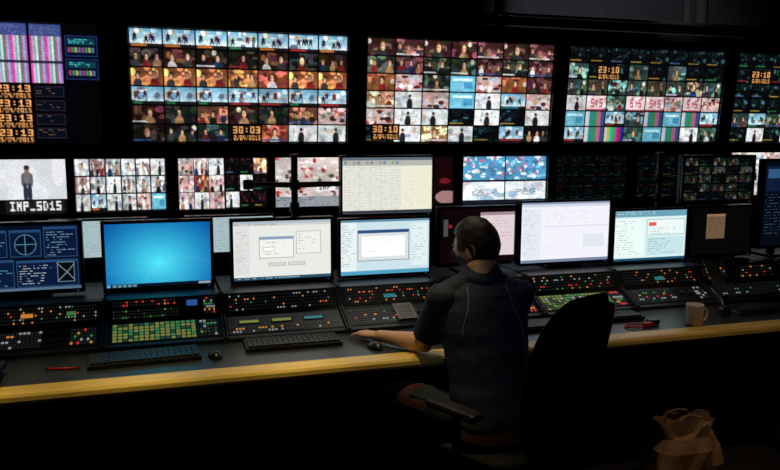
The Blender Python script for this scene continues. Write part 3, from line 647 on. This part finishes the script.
for s in(-1,1):
    g.tube([CP(s*.2,-.02,.38),CP(s*.29,-.02,.40),CP(s*.30,-.02,.52),CP(s*.295,-.01,.62)],[.018]*4,M_chplas,10)
    g.box(CP(s*.295,.0,.64),(.075,.26,.035),M_chplas,RC,.014)
g.obj('armrests',e)

# ------------------------------------------------------------------ man
HC=Vector((1.318,2.955,1.213)); hf=math.radians(42); RH=Matrix.Rotation(hf,3,'Z')@Matrix.Rotation(math.radians(-9),3,'X')
def headfn(d,k=1.0,hair=False):
    x,y,z=d.x,d.y,d.z
    X=.076*x; Y=.096*y; Z=.122*z
    if z<0: X*=1-.22*(-z)**1.5; Y*= (1-.10*(-z)) if y>0 else (1-.38*(-z))
    if y<0: Y*=1.06; 
    if z>0: X*=1+.04*z
    if not hair and y>0:
        Y+=.026*math.exp(-(x/.16)**2-((z+.16)/.13)**2)+.012*math.exp(-(x/.12)**2-((z-.02)/.16)**2)
        for s in(-1,1):
            Y-=.011*math.exp(-((x-s*.38)/.17)**2-((z-.03)/.11)**2); Y+=.004*math.exp(-((x-s*.36)/.25)**2-((z-.2)/.08)**2)
        Y+=.007*math.exp(-(x/.3)**2-((z+.47)/.06)**2)+.007*math.exp(-(x/.3)**2-((z+.58)/.06)**2)-.004*math.exp(-(x/.32)**2-((z+.525)/.02)**2)+.012*math.exp(-(x/.3)**2-((z+.85)/.16)**2)
    return Vector((X,Y,Z))*k
g=G(); S=M_skin
HP=lambda x,y,z:HC+RH@Vector((x,y,z))
g.ell(HC,None,S,RH,64,48,headfn)
for s in(-1,1):
    g.ell(HP(s*.079,-.004,-.008),(.007,.017,.031),S,RH@Matrix.Rotation(s*-.35,3,'Z'),16,10)
    g.tube([HP(s*(.082),-.016+.014*math.cos(t)*1.0,-.005+.028*math.sin(t)) for t in np.linspace(-1.2,3.6,10)],[.0045]*10,S,8)
# neck + torso
g.tube([HP(0,-.03,-.06),(1.305,2.90,1.13),(1.30,2.865,1.05)],[.056,.058,.070],S,24)
tor=[((1.315,2.70,.45),.15,.11),((1.315,2.71,.49),.185,.145),((1.312,2.735,.58),.175,.138),((1.308,2.77,.69),.165,.125),((1.308,2.805,.80),.174,.128),((1.308,2.835,.90),.188,.128),
 ((1.305,2.852,.985),.190,.116),((1.303,2.86,1.045),.170,.094),((1.303,2.868,1.083),.125,.072),((1.303,2.875,1.105),.074,.058)]
g.loft(tor,S,40)
LSh,RSh=Vector((1.132,2.865,1.022)),Vector((1.476,2.865,1.016))
LEl,REl=Vector((1.108,3.005,.797)),Vector((1.50,2.99,.80)); LWr,RWr=Vector((.965,3.215,.786)),Vector((1.285,3.145,.788))
def lerp(a,b,t): return a+(b-a)*t
for sh,el,wr in((LSh,LEl,LWr),(RSh,REl,RWr)):
    g.tube([sh,lerp(sh,el,.5),el],[.058,.048,.040],S,20)
    g.tube([el,lerp(el,wr,.28),lerp(el,wr,.7),wr],[.039,.042,.031,.026],S,20)
    sl=[lerp(sh,el,-.12),lerp(sh,el,.1),lerp(sh,el,.4),lerp(sh,el,.72),lerp(sh,el,.80)]
    g.tube(sl,[.058,.067,.061,.062,.063],S,24,caps=False); g.ell(lerp(sh,el,-.02),(.069,.070,.062),S)
g.tube([(1.302,2.885,1.095),(1.22,2.87,1.072),LSh+Vector((0,0,.008))],[.05,.050,.054],S,20); g.tube([(1.302,2.885,1.095),(1.385,2.87,1.070),RSh+Vector((0,0,.008))],[.05,.050,.054],S,20)
# legs
legs=[((1.23,2.74,.53),(.99,3.05,.575),(1.0,3.22,.12)),((1.40,2.74,.53),(1.38,3.17,.565),(1.36,3.27,.12))]
for hp,kn,an in legs:
    hp,kn,an=map(Vector,(hp,kn,an)); g.tube([hp,lerp(hp,kn,.5),kn],[.095,.085,.064],S,20); g.tube([kn,lerp(kn,an,.3),lerp(kn,an,.8),an],[.062,.062,.05,.045],S,20)
# hands: palm + 5 fingers
def hand(wr,fwd,side):
    f=fwd.normalized(); r=Vector((f.y,-f.x,0)); P=lambda a,b,c:wr+f*a+r*(b*side)+Vector((0,0,c))
    g.tube([P(-.01,0,0),P(.02,0,.0),P(.055,-.002,-.004),P(.082,-.002,-.008)],[.026,.033,.040,.038],S,20,flat=(Vector((0,0,1)),.42))
    L=[(.029,.068,.0076),(.0098,.076,.0080),(-.0098,.070,.0076),(-.029,.055,.0068)]
    for b,ln,rd in L:
        sp=b*.45
        g.tube([P(.07,b,-.006),P(.09,b+sp*.1,-.004),P(.09+ln*.42,b+sp*.5,-.006),P(.09+ln*.74,b+sp*.8,-.016),P(.09+ln*.96,b+sp,-.0255)],[rd+.001,rd+.0010,rd,rd-.0006,rd-.0014],S,12)
    g.tube([P(.015,.022,-.006),P(.045,.044,-.011),P(.072,.055,-.017),P(.095,.056,-.022)],[.014,.0125,.0105,.0085],S,12)
hand(LWr,Vector((-.50,.80,0)),1); hand(RWr,Vector((-.75,.66,0)),-1)
raw=g.obj('raw_body'); mod=raw.modifiers.new('r','REMESH'); mod.mode='VOXEL'; mod.voxel_size=.0036; mod.use_smooth_shade=True
sm=raw.modifiers.new('s','SMOOTH'); sm.factor=.5; sm.iterations=3
dg=bpy.context.evaluated_depsgraph_get(); bmesh_=bpy.data.meshes.new_from_object(raw.evaluated_get(dg)); bpy.data.objects.remove(raw)
bmesh_.name='body'; bmesh_.materials.clear()
for m in(M_skin,M_shirt,M_pants,M_black): bmesh_.materials.append(m)
nv_=len(bmesh_.vertices); co=np.zeros(nv_*3); bmesh_.vertices.foreach_get('co',co); co=co.reshape(-1,3)
def seg_t(p,a,b):
    a,b=np.array(a),np.array(b); d=b-a; t=((p-a)@d)/(d@d); q=a+np.outer(t,d); return t,np.linalg.norm(p-q,axis=1)
reg=np.ones(nv_,int)
CN=np.array((1.305,2.897,1.142)); nrm=np.array((0,-.42,1.0)); nrm/=np.linalg.norm(nrm)
reg[(co-CN)@nrm>0]=0
for sh,el,wr in((LSh,LEl,LWr),(RSh,REl,RWr)):
    t,dd=seg_t(co,sh,el); tw,dw=seg_t(co,el,wr)
    reg[(t>.80)&(dd<.075)&(co[:,2]<.90)]=0
    reg[(tw>.0)&(dw<.075)&(co[:,2]<.87)&(co[:,1]>2.93)]=0
    reg[(np.linalg.norm(co-np.array(wr),axis=1)<.25)&(co[:,2]>.74)&(co[:,2]<.85)&(co[:,1]>3.02)]=0
reg[co[:,2]<.60]=2
reg[(co[:,2]>=.54)&(co[:,2]<.60)&(co[:,1]<2.84)]=1
reg[(co[:,2]<.70)&(co[:,1]>2.92)]=2
npoly=len(bmesh_.polygons); ls=np.zeros(npoly,np.int32); bmesh_.polygons.foreach_get('loop_start',ls)
lv=np.zeros(len(bmesh_.loops),np.int32); bmesh_.loops.foreach_get('vertex_index',lv)
bmesh_.polygons.foreach_set('material_index',reg[lv[ls]].astype(np.int32))
for i in np.where(reg==1)[0]:
    p=Vector(co[i]); q=noise.noise(Vector((p.x*7,p.y*7,p.z*16)))*.007+noise.noise(p*30)*.0015; n_=bmesh_.vertices[i].normal; co[i]+=np.array(n_)*(q+.003)
bmesh_.vertices.foreach_set('co',co.ravel()); bmesh_.polygons.foreach_set('use_smooth',np.ones(npoly,bool)); bmesh_.update()
man=empty('seated_man',(1.31,2.74,0)); body=bpy.data.objects.new('body',bmesh_); COL.objects.link(body); attach(body,man)
g=G()
for (hp,kn,an) in legs:
    a=Vector(an); 
    g.tube([(a.x,a.y-.05,.05),(a.x,a.y+.03,.055),(a.x-.01,a.y+.12,.045),(a.x-.015,a.y+.18,.038)],[.042,.05,.045,.034],M_black,16,flat=(Vector((0,0,1)),.85))
    g.tube([(a.x,a.y,.05),(a.x,a.y,.13)],[.045,.05],M_pants,16)
g.obj('shoes',man)
g=G()
for s in(-1,1):
    g.ell(HP(s*.029,.076,.004),(.011,.011,.011),M_eye,RH,16,10); g.ell(HP(s*.029,.0855,.003),(.0045,.003,.0045),M_iris,RH,12,8)
    g.tube([HP(s*.015,.094,.022),HP(s*.03,.094,.026),HP(s*.045,.083,.022)],[.0025,.003,.002],M_hair,8)
g.obj('eyes_and_brows',man)
# hair cap
bm=bmesh.new(); nu,nv2=120,90; V=[]
for j in range(nv2+1):
    row=[]
    for i in range(nu):
        th=math.pi*j/nv2; ph=2*math.pi*i/nu; d=Vector((math.sin(th)*math.cos(ph),math.sin(th)*math.sin(ph),math.cos(th)))
        f=max(-1,min(1,d.y)); line=.50 if f>.55 else (-.66 if f<-.25 else -.66+(f+.25)/.8*1.16)
        if abs(d.x)>.75 and -.1<d.y<.5: line=min(line,-.05)
        line+=.03*noise.noise(d*9)
        depth=max(-1,min(1,(d.z-line)/.16)); 
        q=headfn(d,1.0,True); th_=.009+.008*max(0,d.z)+.0022*noise.noise(Vector((d.x*4,d.y*4,d.z*4)))+.0010*noise.noise(Vector((d.x*30,d.y*30,d.z*6)))
        k=th_*max(0,min(1,depth*1.5)) if depth>0 else -.010
        q=q+d*k
        row.append((bm.verts.new(HC+RH@q),depth))
    V.append(row)
for j in range(nv2):
    for i in range(nu):
        qs=[V[j][i],V[j+1][i],V[j+1][(i+1)%nu],V[j][(i+1)%nu]]
        if max(a[1] for a in qs)>0: bm.faces.new([a[0] for a in qs])
bmesh.ops.delete(bm,geom=[v for v in bm.verts if not v.link_faces],context='VERTS')
bmesh.ops.remove_doubles(bm,verts=bm.verts,dist=.0003)
for f in bm.faces: f.smooth=True
me=bpy.data.meshes.new('hair'); bm.to_mesh(me); bm.free(); me.materials.append(M_hair); o=bpy.data.objects.new('hair',me); COL.objects.link(o); attach(o,man)
tree=BVHTree.FromPolygons([tuple(v) for v in co],[tuple(p.vertices) for p in bmesh_.polygons])
g=G()
def onback(x,z):
    h=tree.ray_cast(Vector((x,2.2,z)),Vector((0,1,0))); return (h[0]+Vector((0,-.002,0))) if h[0] else None
for path in([(1.385,1.08),(1.40,1.0),(1.425,.94),(1.44,.88),(1.445,.82),(1.44,.76)],[(1.215,1.08),(1.20,1.0),(1.175,.94),(1.165,.88)]):
    pts=[]
    for i in range(len(path)-1):
        for t in(0,.25,.5,.75):
            q=onback(path[i][0]+(path[i+1][0]-path[i][0])*t,path[i][1]+(path[i+1][1]-path[i][1])*t)
            if q: pts.append(q)
    if len(pts)>2: g.tube(pts,[.0022]*len(pts),M_pipe,6)
g.obj('shirt_piping',man)
# polo collar: fold of cloth wrapped round the neck, following the body surface
nz_=Vector(nrm); ux=Vector((1,0,0)); uy=nz_.cross(ux).normalized(); ring=[]; C0=Vector(CN)
for k in range(36):
    a=2*math.pi*k/36; dr=ux*math.cos(a)+uy*math.sin(a); col=[]
    for off in(.012,-.008,-.022):
        h=tree.ray_cast(C0+nz_*off,dr,.16); rad=h[3] if h[0] else .07
        col.append(C0+nz_*off+dr*min(rad+.006,.105))
    ring.append(col)
vs=[];fs=[]
for c3 in ring:
    a,b,c_=c3; out=(b-C0).normalized(); vs+=[a-out*.004,a+out*.004+nz_*.002,b+out*.009,c_+out*.007,c_-out*.006]
for k in range(36):
    for t in range(4):
        i0=k*5+t; i1=((k+1)%36)*5+t; fs.append((i0,i1,i1+1,i0+1))
g=G(); g.add(vs,fs,M_shirt,True); g.obj('shirt_collar',man)

# ------------------------------------------------------------------ world + camera
w=bpy.data.worlds.new('w'); SC.world=w; w.use_nodes=True; w.node_tree.nodes['Background'].inputs[0].default_value=(.02,.02,.025,1); w.node_tree.nodes['Background'].inputs[1].default_value=.1
cd=bpy.data.cameras.new('camera'); cam=bpy.data.objects.new('camera',cd); COL.objects.link(cam)
cd.sensor_width=36; cd.lens=760/780*36; cd.clip_start=.05
yaw=math.radians(17.5); pitch=math.radians(8.0)
d=Vector((math.sin(yaw)*math.cos(pitch),math.cos(yaw)*math.cos(pitch),-math.sin(pitch)))
cam.matrix_world=Matrix.Translation((0,0,1.72))@d.to_track_quat('-Z','Y').to_matrix().to_4x4()@Matrix.Rotation(math.radians(.3),4,'Z')
SC.camera=cam
